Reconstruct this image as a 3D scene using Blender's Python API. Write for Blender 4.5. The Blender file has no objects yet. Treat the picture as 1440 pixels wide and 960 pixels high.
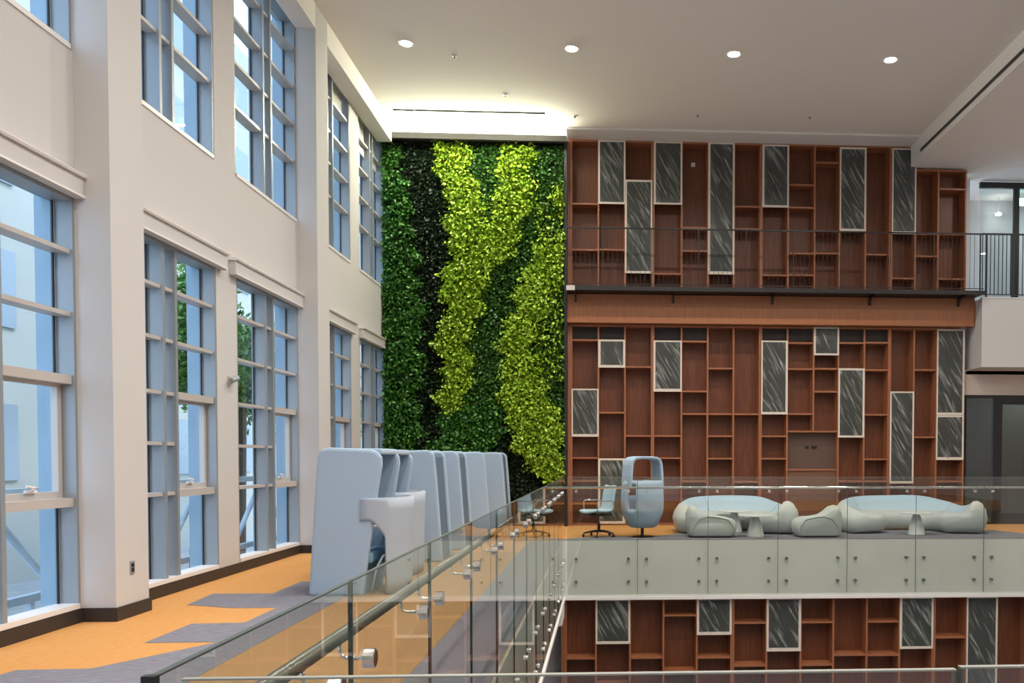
import bpy, math, random
import numpy as np
from mathutils import Vector, Matrix
random.seed(7)
PI = math.pi
S = bpy.context.scene
C = bpy.context.collection

# ------------------------------------------------------------------ camera
F, CX, CY = 1200.0, 916.77, 675.64
cam = bpy.data.cameras.new('camera'); co = bpy.data.objects.new('camera', cam); C.objects.link(co)
cam.sensor_width = 36; cam.sensor_fit = 'HORIZONTAL'; cam.lens = 36 * F / 1440
cam.shift_x = -(CX - 720) / 1440; cam.shift_y = (CY - 480) / 1440
cam.clip_start = 0.05; cam.clip_end = 300
co.location = (0, 0, 1.5)
yaw, pit, rol = 0.0559, 0.0270, 0.0016
co.rotation_euler = (Matrix.Rotation(-yaw, 3, 'Z') @ Matrix.Rotation(PI / 2 - pit, 3, 'X') @ Matrix.Rotation(rol, 3, 'Z')).to_euler()
S.camera = co

# ------------------------------------------------------------------ light and exposure
S.view_settings.view_transform = 'Standard'; S.view_settings.look = 'None'
S.view_settings.gamma = 1; S.view_settings.use_curve_mapping = False
S.view_settings.exposure = 0.0
S.cycles.use_denoising = True
S.cycles.max_bounces = 8; S.cycles.diffuse_bounces = 5; S.cycles.glossy_bounces = 4
S.cycles.transparent_max_bounces = 32; S.cycles.transmission_bounces = 6
S.cycles.sample_clamp_indirect = 4.0
W = bpy.data.worlds.new('sky'); S.world = W; W.use_nodes = True
wn = W.node_tree.nodes; wl = W.node_tree.links
bg = wn['Background']; tcw = wn.new('ShaderNodeTexCoord'); sep = wn.new('ShaderNodeSeparateXYZ')
rw = wn.new('ShaderNodeValToRGB'); wl.new(tcw.outputs['Generated'], sep.inputs[0]); wl.new(sep.outputs[2], rw.inputs[0])
rw.color_ramp.elements[0].position = 0.0; rw.color_ramp.elements[0].color = (.52, .66, .84, 1)
rw.color_ramp.elements[1].position = 0.6; rw.color_ramp.elements[1].color = (.40, .58, .90, 1)
wl.new(rw.outputs[0], bg.inputs[0]); bg.inputs[1].default_value = 4.2
sun = bpy.data.lights.new('sun', 'SUN'); sun.energy = 2.2; sun.angle = math.radians(12); sun.color = (1, .95, .88)
so = bpy.data.objects.new('sun', sun); C.objects.link(so); so.rotation_euler = (math.radians(42), 0, math.radians(62))
so.location = (20, -10, 30)
LAMP_W, LAMP_C = 68.0, (1.0, .91, .83)

# ------------------------------------------------------------------ helpers
class MB:
    def __init__(s): s.v = []; s.f = []
    def add(s, v, f):
        n = len(s.v); s.v += [tuple(p) for p in v]; s.f += [tuple(i + n for i in q) for q in f]; return s
    def box(s, x0, x1, y0, y1, z0, z1):
        if x0 > x1: x0, x1 = x1, x0
        if y0 > y1: y0, y1 = y1, y0
        if z0 > z1: z0, z1 = z1, z0
        return s.add([(x0,y0,z0),(x1,y0,z0),(x1,y1,z0),(x0,y1,z0),(x0,y0,z1),(x1,y0,z1),(x1,y1,z1),(x0,y1,z1)],
              [(0,3,2,1),(4,5,6,7),(0,1,5,4),(1,2,6,5),(2,3,7,6),(3,0,4,7)])
    def prism(s, pts, axis, a, b):
        # pts in the two other axes, extruded from a to b along axis
        n = len(pts); V = []
        for t in (a, b):
            for p in pts:
                V.append({'x': (t, p[0], p[1]), 'y': (p[0], t, p[1]), 'z': (p[0], p[1], t)}[axis])
        Fc = [tuple(range(n))[::-1], tuple(range(n, 2*n))] + [(i, (i+1) % n, n + (i+1) % n, n + i) for i in range(n)]
        return s.add(V, Fc)
    def tube(s, pts, r, n=10, caps=True):
        P = [Vector(p) for p in pts]; rings = []; up = Vector((0, 0, 1))
        rr = r if isinstance(r, (list, tuple)) else [r] * len(P)
        prev = None
        for i, p in enumerate(P):
            d = (P[min(i+1, len(P)-1)] - P[max(i-1, 0)]).normalized()
            if prev is None:
                u = d.cross(up) if abs(d.z) < .95 else d.cross(Vector((1, 0, 0)))
            else: u = prev - d * prev.dot(d)
            u.normalize(); prev = u; w = d.cross(u)
            rings.append([p + (u * math.cos(2*PI*k/n) + w * math.sin(2*PI*k/n)) * rr[i] for k in range(n)])
        V = [q for R in rings for q in R]; Fc = []
        for i in range(len(P) - 1):
            for k in range(n): Fc.append((i*n+k, i*n+(k+1) % n, (i+1)*n+(k+1) % n, (i+1)*n+k))
        if caps: Fc += [tuple(range(n))[::-1], tuple(range((len(P)-1)*n, len(P)*n))]
        return s.add(V, Fc)
    def lathe(s, prof, c, n=28, caps=True):
        V = []; Fc = []
        for r, z in prof:
            for k in range(n): V.append((c[0] + r*math.cos(2*PI*k/n), c[1] + r*math.sin(2*PI*k/n), c[2] + z))
        for i in range(len(prof)-1):
            for k in range(n): Fc.append((i*n+k, i*n+(k+1) % n, (i+1)*n+(k+1) % n, (i+1)*n+k))
        if caps: Fc += [tuple(range(n))[::-1], tuple(range((len(prof)-1)*n, len(prof)*n))]
        return s.add(V, Fc)
    def rings(s, R, caps=True):
        n = len(R[0]); V = [q for r in R for q in r]; Fc = []
        for i in range(len(R)-1):
            for k in range(n): Fc.append((i*n+k, i*n+(k+1) % n, (i+1)*n+(k+1) % n, (i+1)*n+k))
        if caps: Fc += [tuple(range(n))[::-1], tuple(range((len(R)-1)*n, len(R)*n))]
        return s.add(V, Fc)
    def build(s, name, mat, parent=None, smooth=False, bevel=0, sub=0, solid=0):
        off = Vector((0, 0, 0)); p = parent
        while p is not None: off += p.location; p = p.parent
        me = bpy.data.meshes.new(name)
        me.from_pydata([(a-off.x, b-off.y, c-off.z) for a, b, c in s.v], [], s.f); me.update()
        import bmesh
        bm = bmesh.new(); bm.from_mesh(me); bmesh.ops.recalc_face_normals(bm, faces=bm.faces); bm.to_mesh(me); bm.free()
        me.materials.append(mat)
        o = bpy.data.objects.new(name, me); C.objects.link(o); o.parent = parent
        if smooth:
            for q in me.polygons: q.use_smooth = True
        if solid:
            m = o.modifiers.new('s', 'SOLIDIFY'); m.thickness = solid; m.offset = 0
        if bevel:
            m = o.modifiers.new('b', 'BEVEL'); m.width = bevel; m.segments = 2; m.limit_method = 'ANGLE'
        if sub:
            m = o.modifiers.new('d', 'SUBSURF'); m.levels = sub; m.render_levels = sub
        return o

def tag(o, label=None, cat=None, group=None, kind=None):
    if label: o['label'] = label
    if cat: o['category'] = cat
    if group: o['group'] = group
    if kind: o['kind'] = kind
    return o
def thing(name, label, cat, loc=(0, 0, 0), group=None, rz=0):
    o = bpy.data.objects.new(name, None); C.objects.link(o); o.location = loc; o.rotation_euler[2] = rz
    o.empty_display_size = .2
    return tag(o, label, cat, group)
def struct(name, mb, mat, parent=None, **k):
    o = mb.build(name, mat, parent, **k)
    if parent is None: o['kind'] = 'structure'
    return o
def copy_tree(o, parent=None):
    c = o.copy(); C.objects.link(c); c.parent = parent
    for ch in [q for q in bpy.data.objects if q.parent == o]: copy_tree(ch, c)
    return c
def B(*a): return MB().box(*a)

# ------------------------------------------------------------------ materials
def mat(name, col, rough=.6, metal=0, noise=None, bump=0, scale=(1, 1, 1), nscale=6, spec=.5, detail=4, sheen=0):
    m = bpy.data.materials.new(name); m.use_nodes = True; n = m.node_tree.nodes; l = m.node_tree.links
    p = n['Principled BSDF']; p.inputs['Base Color'].default_value = (*col, 1)
    p.inputs['Roughness'].default_value = rough; p.inputs['Metallic'].default_value = metal
    p.inputs['Specular IOR Level'].default_value = spec
    if sheen: p.inputs['Sheen Weight'].default_value = sheen
    if noise or bump:
        tc = n.new('ShaderNodeTexCoord'); mp = n.new('ShaderNodeMapping'); mp.inputs['Scale'].default_value = scale
        nt = n.new('ShaderNodeTexNoise'); nt.inputs['Scale'].default_value = nscale; nt.inputs['Detail'].default_value = detail
        l.new(tc.outputs['Object'], mp.inputs[0]); l.new(mp.outputs[0], nt.inputs['Vector'])
        if noise:
            r = n.new('ShaderNodeValToRGB'); r.color_ramp.elements[0].position = .3; r.color_ramp.elements[1].position = .7
            r.color_ramp.elements[0].color = (*noise, 1); r.color_ramp.elements[1].color = (*col, 1)
            l.new(nt.outputs[0], r.inputs[0]); l.new(r.outputs[0], p.inputs['Base Color'])
        if bump:
            b = n.new('ShaderNodeBump'); b.inputs['Strength'].default_value = bump; b.inputs['Distance'].default_value = .02
            l.new(nt.outputs[0], b.inputs['Height']); l.new(b.outputs[0], p.inputs['Normal'])
    return m
def emit(name, col, e):
    m = bpy.data.materials.new(name); m.use_nodes = True; n = m.node_tree.nodes
    p = n['Principled BSDF']; p.inputs['Base Color'].default_value = (*col, 1)
    p.inputs['Emission Color'].default_value = (*col, 1); p.inputs['Emission Strength'].default_value = e
    return m
def glass(name, tint, ior=1.5, lo=0.0, gloss=(1, 1, 1)):
    m = bpy.data.materials.new(name); m.use_nodes = True; n = m.node_tree.nodes; l = m.node_tree.links
    n.remove(n['Principled BSDF']); out = n['Material Output']
    tr = n.new('ShaderNodeBsdfTransparent'); tr.inputs[0].default_value = (*tint, 1)
    gl = n.new('ShaderNodeBsdfGlossy'); gl.inputs['Roughness'].default_value = .01; gl.inputs[0].default_value = (*gloss, 1)
    fr = n.new('ShaderNodeFresnel'); fr.inputs[0].default_value = ior
    ge = n.new('ShaderNodeNewGeometry'); iv = n.new('ShaderNodeMath'); iv.operation = 'SUBTRACT'; iv.inputs[0].default_value = 1
    mu = n.new('ShaderNodeMath'); mu.operation = 'MULTIPLY'; mx = n.new('ShaderNodeMixShader')
    l.new(ge.outputs['Backfacing'], iv.inputs[1]); l.new(iv.outputs[0], mu.inputs[0]); l.new(fr.outputs[0], mu.inputs[1])
    ad = n.new('ShaderNodeMath'); ad.operation = 'ADD'; ad.use_clamp = True; ad.inputs[1].default_value = lo
    l.new(mu.outputs[0], ad.inputs[0]); l.new(ad.outputs[0], mx.inputs[0])
    l.new(tr.outputs[0], mx.inputs[1]); l.new(gl.outputs[0], mx.inputs[2]); l.new(mx.outputs[0], out.inputs[0])
    return m
def film_mat():
    # clear plastic sheet: mostly see-through, milky where it is creased
    m = bpy.data.materials.new('plastic_film'); m.use_nodes = True; n = m.node_tree.nodes; l = m.node_tree.links
    p = n['Principled BSDF']; p.inputs['Base Color'].default_value = (.62, .66, .62, 1); p.inputs['Roughness'].default_value = .4
    tc = n.new('ShaderNodeTexCoord'); oi = n.new('ShaderNodeObjectInfo')
    mq = n.new('ShaderNodeMapping'); mq.inputs['Rotation'].default_value = (0, .50, 0); mp = n.new('ShaderNodeMapping'); mp.inputs['Scale'].default_value = (5.5, 1, .7)
    ad = n.new('ShaderNodeVectorMath'); ad.operation = 'ADD'
    l.new(tc.outputs['Object'], ad.inputs[0]); l.new(oi.outputs['Random'], ad.inputs[1]); l.new(ad.outputs[0], mq.inputs[0]); l.new(mq.outputs[0], mp.inputs[0])
    nt = n.new('ShaderNodeTexNoise'); nt.inputs['Scale'].default_value = 2.6; nt.inputs['Detail'].default_value = 3; nt.inputs['Distortion'].default_value = .7
    l.new(mp.outputs[0], nt.inputs['Vector'])
    r = n.new('ShaderNodeValToRGB'); e = r.color_ramp.elements
    e[0].position = .51; e[0].color = (.05, .05, .05, 1); e[1].position = .76; e[1].color = (.50, .50, .50, 1)
    l.new(nt.outputs[0], r.inputs[0]); l.new(r.outputs[0], p.inputs['Alpha'])
    b = n.new('ShaderNodeBump'); b.inputs['Strength'].default_value = .5; b.inputs['Distance'].default_value = .03
    l.new(nt.outputs[0], b.inputs['Height']); l.new(b.outputs[0], p.inputs['Normal'])
    return m
def leaf_mat(name, cols, trans=.25):
    m = bpy.data.materials.new(name); m.use_nodes = True; n = m.node_tree.nodes; l = m.node_tree.links
    p = n['Principled BSDF']; p.inputs['Roughness'].default_value = .42
    g = n.new('ShaderNodeNewGeometry'); r = n.new('ShaderNodeValToRGB')
    l.new(g.outputs['Random Per Island'], r.inputs[0])
    while len(r.color_ramp.elements) < len(cols): r.color_ramp.elements.new(.5)
    for i, c in enumerate(cols):
        r.color_ramp.elements[i].position = i / (len(cols) - 1); r.color_ramp.elements[i].color = (*c, 1)
    l.new(r.outputs[0], p.inputs['Base Color'])
    return m

M = {}
M['wall'] = mat('painted_plaster', (.585, .575, .56), .85, bump=.03, nscale=40)
M['ceil'] = mat('ceiling_paint', (.86, .82, .77), .9, bump=.02, nscale=30)
M['base'] = mat('dark_baseboard', (.035, .028, .024), .5)
M['orange'] = mat('orange_carpet', (.70, .37, .135), .95, noise=(.58, .275, .085), bump=.25, scale=(1, 8, 1), nscale=14, spec=.1)
M['grey'] = mat('grey_carpet', (.27, .27, .31), .95, noise=(.17, .17, .20), bump=.25, scale=(1, 7, 1), nscale=9, spec=.1)
M['fascia'] = mat('pale_slab_panel', (.74, .75, .72), .55, noise=(.70, .71, .68), nscale=1.5)
M['white'] = mat('white_metal', (.80, .78, .76), .4)
M['alu'] = mat('grey_aluminium', (.30, .335, .36), .4, metal=.2)
M['sash'] = mat('beige_aluminium', (.56, .53, .50), .4, metal=.15)
M['black'] = mat('black_metal', (.012, .012, .013), .4)
M['chrome'] = mat('polished_steel', (.78, .77, .74), .16, metal=1)
M['steel'] = mat('brushed_steel', (.20, .21, .18), .34, metal=.7)
WOODS = dict(scale=(22, 22, 1.0), nscale=2.2, bump=.04)
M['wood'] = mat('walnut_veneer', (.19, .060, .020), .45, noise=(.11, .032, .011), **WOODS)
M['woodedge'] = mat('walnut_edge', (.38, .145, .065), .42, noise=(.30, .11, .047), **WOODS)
M['woodband'] = mat('oak_brown_band', (.40, .155, .062), .42, noise=(.30, .11, .042), **WOODS)
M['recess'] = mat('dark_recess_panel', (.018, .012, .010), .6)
M['door'] = mat('dark_mirror_door', (.028, .033, .028), .35, spec=.4)
M['tape'] = mat('cream_masking_tape', (.70, .62, .53), .7)
M['film'] = film_mat()
M['glass'] = glass('balustrade_glass', (.925, .945, .92), 2.0)
M['wglass'] = glass('window_glass', (.88, .94, .96), 1.45)
M['dglass'] = glass('partition_glass', (.52, .54, .53), 1.5)
M['gedge'] = mat('dark_glass_edge', (.06, .08, .075), .3)
M['nedge'] = mat('pale_glass_edge', (.24, .25, .22), .5)
M['blue'] = mat('pale_blue_felt', (.36, .48, .61), .9, bump=.08, nscale=160, spec=.2, sheen=.2)
M['blued'] = mat('mid_blue_upholstery', (.20, .38, .55), .9, bump=.08, nscale=160, spec=.2)
M['sofa'] = mat('pale_grey_blue_fabric', (.53, .58, .57), .9, bump=.08, nscale=140, spec=.2, sheen=.2)
M['sofain'] = mat('light_blue_fabric', (.42, .58, .70), .9, bump=.08, nscale=140, spec=.2)
M['seam'] = mat('grey_piping', (.30, .34, .34), .8)
M['table'] = mat('white_table', (.72, .75, .74), .35)
M['bg'] = mat('pale_grey_cladding', (.50, .47, .40), .8, noise=(.45, .425, .365), nscale=.4)
M['fin'] = mat('sky_tinted_cladding', (.36, .47, .55), .5)
M['trussm'] = mat('light_steel', (.62, .70, .76), .45)
M['lens'] = emit('lamp_lens', (1, .95, .88), 30)
M['cove'] = emit('cove_led', (1, .97, .80), 26)
M['soil'] = mat('black_planting_felt', (.012, .014, .010), .95, bump=.5, nscale=30)
M['pink'] = mat('beige_soffit_paint', (.62, .52, .46), .85)

# ------------------------------------------------------------------ measurements of the hall
XW, XC, XG = -4.745, -4.44, -.722        # window wall face, column face, side balustrade
D, DE = 18.88, 15.49                     # bookcase wall, edge of the far slab
ZC, ZL = 8.477, 7.99                     # ceilings
BAY = 5.586
COLS = [(2.42, 2.98), (8.005, 8.565), (13.59, 14.15)]
WINS = [(2.98, 5.20), (5.78, 8.00), (8.57, 10.79), (11.37, 13.59), (14.15, 16.38), (16.96, 18.80)]
WINS = [(-2.6, -.4), (.2, 2.42)] + WINS
SILL, LT, UB_, UT = .13, 3.82, 5.12, 8.2
ZU1_ = 8.438
REC = .17

# ------------------------------------------------------------------ structure: floors, slab, walls
struct('floor', MB().box(XW-.3, XG-.03, 1.42, DE, -.35, 0).box(XW-.3, 14, DE+.002, 21.5, -.35, 0).box(XW-.3, 14, -4, 1.40, -.35, 0)
       .box(XW-.3, XG-.03, 1.40, 1.42, -.35, 0), M['orange'])
g = MB()
# grey carpet areas laid flush into the orange field, 4 mm proud
def strip(pts): g.prism(pts, 'z', .0005, .004)
strip([(XG-.04, 1.42), (XG-.04, 15.3), (-1.34, 15.3), (-1.34, 1.42)])
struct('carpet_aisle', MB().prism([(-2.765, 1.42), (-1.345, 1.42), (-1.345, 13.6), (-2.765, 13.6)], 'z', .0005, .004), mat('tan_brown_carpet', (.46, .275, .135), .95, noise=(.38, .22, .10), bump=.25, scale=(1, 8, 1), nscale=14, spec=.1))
strip([(-2.77, 1.42), (-2.77, 14.6), (-3.3, 14.6), (-3.3, 10.45), (-3.64, 10.45), (-3.64, 9.56), (-4.28, 9.56),
       (-4.22, 8.86), (-3.68, 8.65), (-3.25, 8.65), (-3.25, 7.88), (-3.70, 7.84), (-3.70, 7.06), (-3.12, 7.06), (-3.62, 6.21), (-4.12, 6.19), (-4.30, 5.2), (-3.4, 3.0), (-3.4, 1.42)])
strip([(XW+.02, -3.9), (13.9, -3.9), (13.9, 1.38), (XW+.02, 1.38)])  # unseen near strip, added in grey to dull the floor's glass reflection
strip([(-.72, 15.52), (13.9, 15.52), (13.9, 16.5), (8.35, 16.5), (8.1, 17.4), (1.9, 17.4), (1.25, 16.5), (.75, 16.1), (-.05, 16.25), (-.7, 15.8)])
struct('carpet_inlay', g, M['grey'])
struct('trim_slab_far', B(XG-.03, 14, DE, DE+.03, -1.03, 0.0), M['fascia'])
struct('trim_slab_side', B(XG-.03, XG-.01, 1.42, DE, -1.03, 0.0), M['fascia'])
struct('trim_slab_lip', MB().box(XG+.02, 14, DE-.03, DE+.05, -1.085, -1.03).box(XG-.06, XG+.02, 1.42, DE+.05, -1.085, -1.03), M['white'])
struct('ceiling_lower_hall', MB().box(XW-.3, XG-.06, 1.42, DE, -1.06, -1.031).box(XW-.3, 14, DE+.03, 21.5, -1.06, -1.031), M['wall'])
struct('floor_lower_hall', B(XW-.3, 14, -4, 21.5, -5.2, -5.0), M['grey'])
struct('wall_lower_left', B(XW-.3, XW-.1, -4, 21.5, -5, -1.06), M['wall'])
struct('wall_lower_back', B(XW-.3, 14, 16.2, 16.4, -5, -1.06), M['wall'])
struct('wall_right', B(14, 14.2, -4, 21.5, -5, ZC), M['wall'])
struct('wall_behind', B(XW-.3, 14, -4.2, -4, -5, ZC), M['wall'])
struct('ceiling', MB().box(XW-.3, 6.83, -4, 18.28, ZC, ZC+.25), M['ceil'])
struct('ceiling_side', MB().box(6.86, 14, -4, 21.5, ZL, ZL+.2), M['ceil'])
struct('trim_ceiling_drop', B(6.83, 6.86, -4, D-.002, ZL, ZC+.2).box(6.83, 6.86, D-.002, D+.4, ZU1_+.01, ZC+.2), M['ceil'])
# header over the green wall and bulkhead over the bookcases
struct('trim_header_back', MB().box(-.80, 6.83, 18.30, D+.4, 8.44, ZC+.2), M['ceil'])
struct('trim_header_green', MB().box(XW, -.80, 18.34, 18.42, 8.19, 8.31), mat('dark_grey_header', (.07, .068, .06), .9, spec=.1))
struct('trim_cove_shelf', MB().box(XW, -.80, 18.42, D+.4, 8.30, 8.34).box(XW, -.80, D+.2, D+.4, 8.34, 8.95).box(XW, -.80, 18.20, D+.4, 8.9, 9.0), M['ceil'])
struct('wall_back', MB().box(XW, 8.2, D+.38, D+.5, 0, ZC), M['wall'])
# window wall: full-height piers, spandrels, parapet; left bulkhead
w = MB(); ys = [-4.2]
for a, b in WINS: ys += [a, b]
ys.append(19.3)
for i in range(0, len(ys), 2): w.box(XW-.30, XW, ys[i], ys[i+1], -1.0, ZC)
for a, b in WINS:
    w.box(XW-.30, XW, a, b, -1.0, SILL).box(XW-.30, XW, a, b, LT, UB_).box(XW-.30, XW, a, b, UT, ZC)
struct('wall_left', w, M['wall'])
for i, (a, b) in enumerate(COLS):
    struct('wall_column_%d' % (i+1), B(XW, XC, a, b, 0, ZC), M['wall'])
bh = MB(); bk = [-4] + [q for c in COLS for q in c] + [18.34]
for i in range(0, len(bk), 2): bh.box(XW, XC, bk[i], bk[i+1], 8.10, ZC)
struct('trim_bulkhead_left', bh, M['ceil'])
bb = MB()
for i in range(0, len(bk), 2): bb.box(XW, XW+.018, bk[i], bk[i+1] if i < 6 else 18.6, 0, .125)
for a, b in COLS: bb.box(XW+.018, XC+.018, a-.018, a, 0, .125).box(XC, XC+.018, a, b, 0, .125).box(XW+.018, XC+.018, b, b+.018, 0, .125)
struct('baseboard_left', bb, M['base'])

# ------------------------------------------------------------------ windows
def window(n, y0, y1, z0, z1, levels, sash, top_left=None):
    e = bpy.data.objects.new('window_%d' % n, None); C.objects.link(e); e.location = (XW, y0, z0); e['kind'] = 'structure'
    xg = XW - REC; x0, x1 = xg - .03, XW - .005
    m = MB(); t = .035; wd = y1 - y0
    fa, fb = y0 + wd*.44, y0 + wd*.56
    m.box(x0, x1, y0, y0+t, z0, z1).box(x0, x1, y1-t, y1, z0, z1)
    m.box(x0, x1, y0+t, y1-t, z1-.04, z1)
    m.box(x0, x1, fa-.025, fa+.025, z0, z1-.04).box(x0, x1, fb-.025, fb+.025, z0, z1-.04)
    m.build('window_frame', M['alu'], e)
    MB().box(x0, XW+.012, y0+t, y1-t, z0, z0+.045).build('window_sill', M['white'], e)
    for z in levels:
        for a, b, right in ((y0+t, fa-.025, 0), (fa+.025, fb-.025, 0), (fb+.025, y1-t, 1)):
            if right and sash and sash[0] + .02 < z < sash[1] - .02: continue
            hh = .05 if (right and sash and (abs(z - sash[0]) < .03 or abs(z - sash[1]) < .03)) else .024
            MB().box(xg-.02, XW-.03, a, b, z-hh, z+hh*.6).build('transom', M['sash'], e)
    if sash:
        a, b = fb+.03, y1-t-.005; s0, s1 = sash
        s = MB().box(xg-.01, xg+.05, a, a+.06, s0, s1).box(xg-.01, xg+.05, b-.06, b, s0, s1).box(xg-.01, xg+.05, a+.06, b-.06, s0+.03, s0+.09).box(xg-.01, xg+.05, a+.06, b-.06, s1-.08, s1-.03)
        so_ = s.build('sash', M['sash'], e)
        h = MB().box(xg+.05, xg+.075, (a+b)/2-.07, (a+b)/2+.07, s0+.09, s0+.115).tube([(xg+.07, (a+b)/2, s0+.10), (xg+.11, (a+b)/2-.02, s0+.135), (xg+.11, (a+b)/2-.12, s0+.15)], .011)
        h.build('sash_handle', M['white'], so_)
    MB().box(xg-.008, xg+.002, y0+.01, y1-.01, z0+.02, z1-.02).build('window_pane', M['wglass'], e)
    # slim black gaskets beside the fins, on the far edge of each pane
    gk = MB()
    for y in (fa-.045, y1-t-.02): gk.box(xg, xg+.012, y-.012, y+.008, z0+.04, z1-.04)
    gk.build('gasket', M['black'], e)
low_levels = [1.10, 1.65, 2.20, 2.78, 3.34]
up_levels = [6.05, 6.62, 7.18, 7.75]
k = 1
for (a, b) in WINS:
    if b < 4: lv, hs = low_levels[:1], None
    window(k, a, b, SILL, LT, low_levels, (1.10, 2.20)); k += 1
    window(k, a, b, UB_, UT, [5.55] * 0 + up_levels, None); k += 1

# roller-blind housings above the lower windows
def housing(a, b, where):
    t = thing('blind_housing', 'white roller blind housing above the tall window %s' % where, 'blind', (XW, (a+b)/2, LT), 'roller blind housings over the lower windows')
    MB().box(XW, XW+.085, a, b, LT-.01, LT+.17).build('box', M['wall'], t, bevel=.006)
    MB().prism([(XW, LT+.17), (XW+.11, LT+.17), (XW+.12, LT+.19), (XW+.10, LT+.205), (XW, LT+.21)], 'y', a-.02, b+.02).build('cornice', M['white'], t)
    MB().box(XW+.088, XW+.094, a, b, LT-.005, LT+.015).build('hem_bar', M['white'], t)
housing(5.72, 8.003, 'left of the nearest column')
housing(8.57, 10.92, 'just right of the nearest column')
housing(11.16, 13.588, 'just left of the second column')
housing(14.17, 16.45, 'just right of the second column')
housing(16.9, 18.55, 'touching the plant wall')
# upper blinds partly lowered in the far windows
for a, b, z, where in ((14.2, 16.34, 7.80, 'right of the second column'), (17.0, 18.7, 7.55, 'beside the plant wall')):
    t = thing('roller_blind', 'cream roller blind partly lowered in the upper window %s' % where, 'blind', (XW-.1, a, z))
    MB().box(XW-.112, XW-.108, a+.05, b-.05, z, UT-.03).build('fabric', M['wall'], t)
    MB().tube([(XW-.11, a+.05, z), (XW-.11, b-.05, z)], .014).build('bottom_bar', M['sash'], t)

# ------------------------------------------------------------------ ceiling fittings
for i, (x, y) in enumerate(((-3.338, 14.80), (-.554, 14.82), (2.239, 14.85), (5.013, 14.90))):
    t = thing('downlight', 'round recessed ceiling downlight, %s of the four in a row' % ('leftmost', 'second from left', 'second from right', 'rightmost')[i], 'light', (x, y, ZC), 'recessed ceiling downlights')
    MB().lathe([(.10, -.001), (.135, -.001), (.135, -.012), (.100, -.006)], (x, y, ZC), 28, False).build('trim_ring', M['white'], t)
    MB().lathe([(.10, -.006), (.10, -.009)], (x, y, ZC)).build('lens', M['lens'], t)
def lamp(x, y, z, w, size=.22, col=LAMP_C, rot=(0, 0, 0), shape='DISK', sy=None, name='ceiling_lamp_light', spread=PI):
    l = bpy.data.lights.new(name, 'AREA'); l.shape = shape; l.size = size; l.energy = w; l.color = col; l.spread = spread
    if sy: l.size_y = sy
    o = bpy.data.objects.new(name, l); C.objects.link(o); o.location = (x, y, z); o.rotation_euler = rot
    return o
for y in (14.85, 12.05, 9.25, 6.45, 3.65, .85, -1.9):
    for x in (-3.34, -.55, 2.24, 5.01): lamp(x, y, ZC-.02, LAMP_W*(.22 if x < -3 else 1.2), spread=math.radians(150))
for y in (16.8, 12.8, 8.8, 4.8, .8):
    for x in (9.0, 12.0): lamp(x, y, ZL-.02, LAMP_W*.6)
SLOT = thing('slot_diffuser', 'long black linear air slot in the ceiling above the plant wall', 'vent', (-2.7, 17.6, ZC))
MB().box(-4.245, -1.192, 17.545, 17.56, ZC-.0012, ZC+.02).box(-4.245, -1.192, 17.65, 17.665, ZC-.0012, ZC+.02).build('frame', M['steel'], SLOT)
MB().box(-4.24, -1.197, 17.56, 17.65, ZC-.0015, ZC+.015).build('opening', mat('matt_black_void', (.003, .003, .003), 1, spec=0), SLOT)
SL = thing('slot_diffuser', 'long linear air slot in the vertical ceiling drop at upper right', 'vent', (6.83, 12, 8.14))
MB().box(6.818, 6.83, 4, 18.39-.12, 8.105, 8.12).box(6.818, 6.83, 4, 18.27, 8.165, 8.18).build('frame', M['steel'], SL)
MB().box(6.822, 6.83, 4, 18.27, 8.12, 8.165).build('opening', M['black'], SL)
for i, (x, y, lab) in enumerate(((-2.6, 15.2, 'small ceiling sprinkler just right of the leftmost downlight'), (-1.9, 16.75, 'small ceiling sprinkler in front of the plant wall air slot'),
        (-.6, 17.7, 'small ceiling sprinkler right of the air slot end'), (1.9, 17.5, 'small ceiling sprinkler above the left bookcase half'), (4.2, 17.45, 'small ceiling sprinkler above the right bookcase half'))):
    t = thing('sprinkler', lab, 'sprinkler', (x, y, ZC), 'ceiling sprinklers')
    MB().lathe([(.045, 0), (.045, -.006), (.02, -.01)], (x, y, ZC), 16).build('escutcheon', M['white'], t)
    MB().lathe([(.010, -.008), (.010, -.03), (.022, -.032), (.022, -.036)], (x, y, ZC), 12).build('head', M['steel'], t)
# cove light that washes the ceiling over the plant wall
t = thing('cove_light', 'linear warm cove light hidden on the ledge over the plant wall', 'light', (-2.75, 18.5, 8.36))
MB().box(-4.6, -.95, 18.47, 18.53, 8.345, 8.37).build('housing', M['white'], t)
MB().box(-4.58, -.97, 18.475, 18.525, 8.371, 8.376).build('led_strip', M['cove'], t)
lamp(-2.75, 18.335, 8.345, 270, 3.6, (1, .97, .74), (math.radians(-98), 0, 0), 'RECTANGLE', .04, 'cove_wash_light')
lamp(-2.75, 17.4, ZC-.02, 120, 3.4, (1, .97, .84), (math.radians(25), 0, 0), 'RECTANGLE', .05, 'plant_wall_fill', math.radians(150))  # added fill without a fitting, brightens the plant wall

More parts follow.
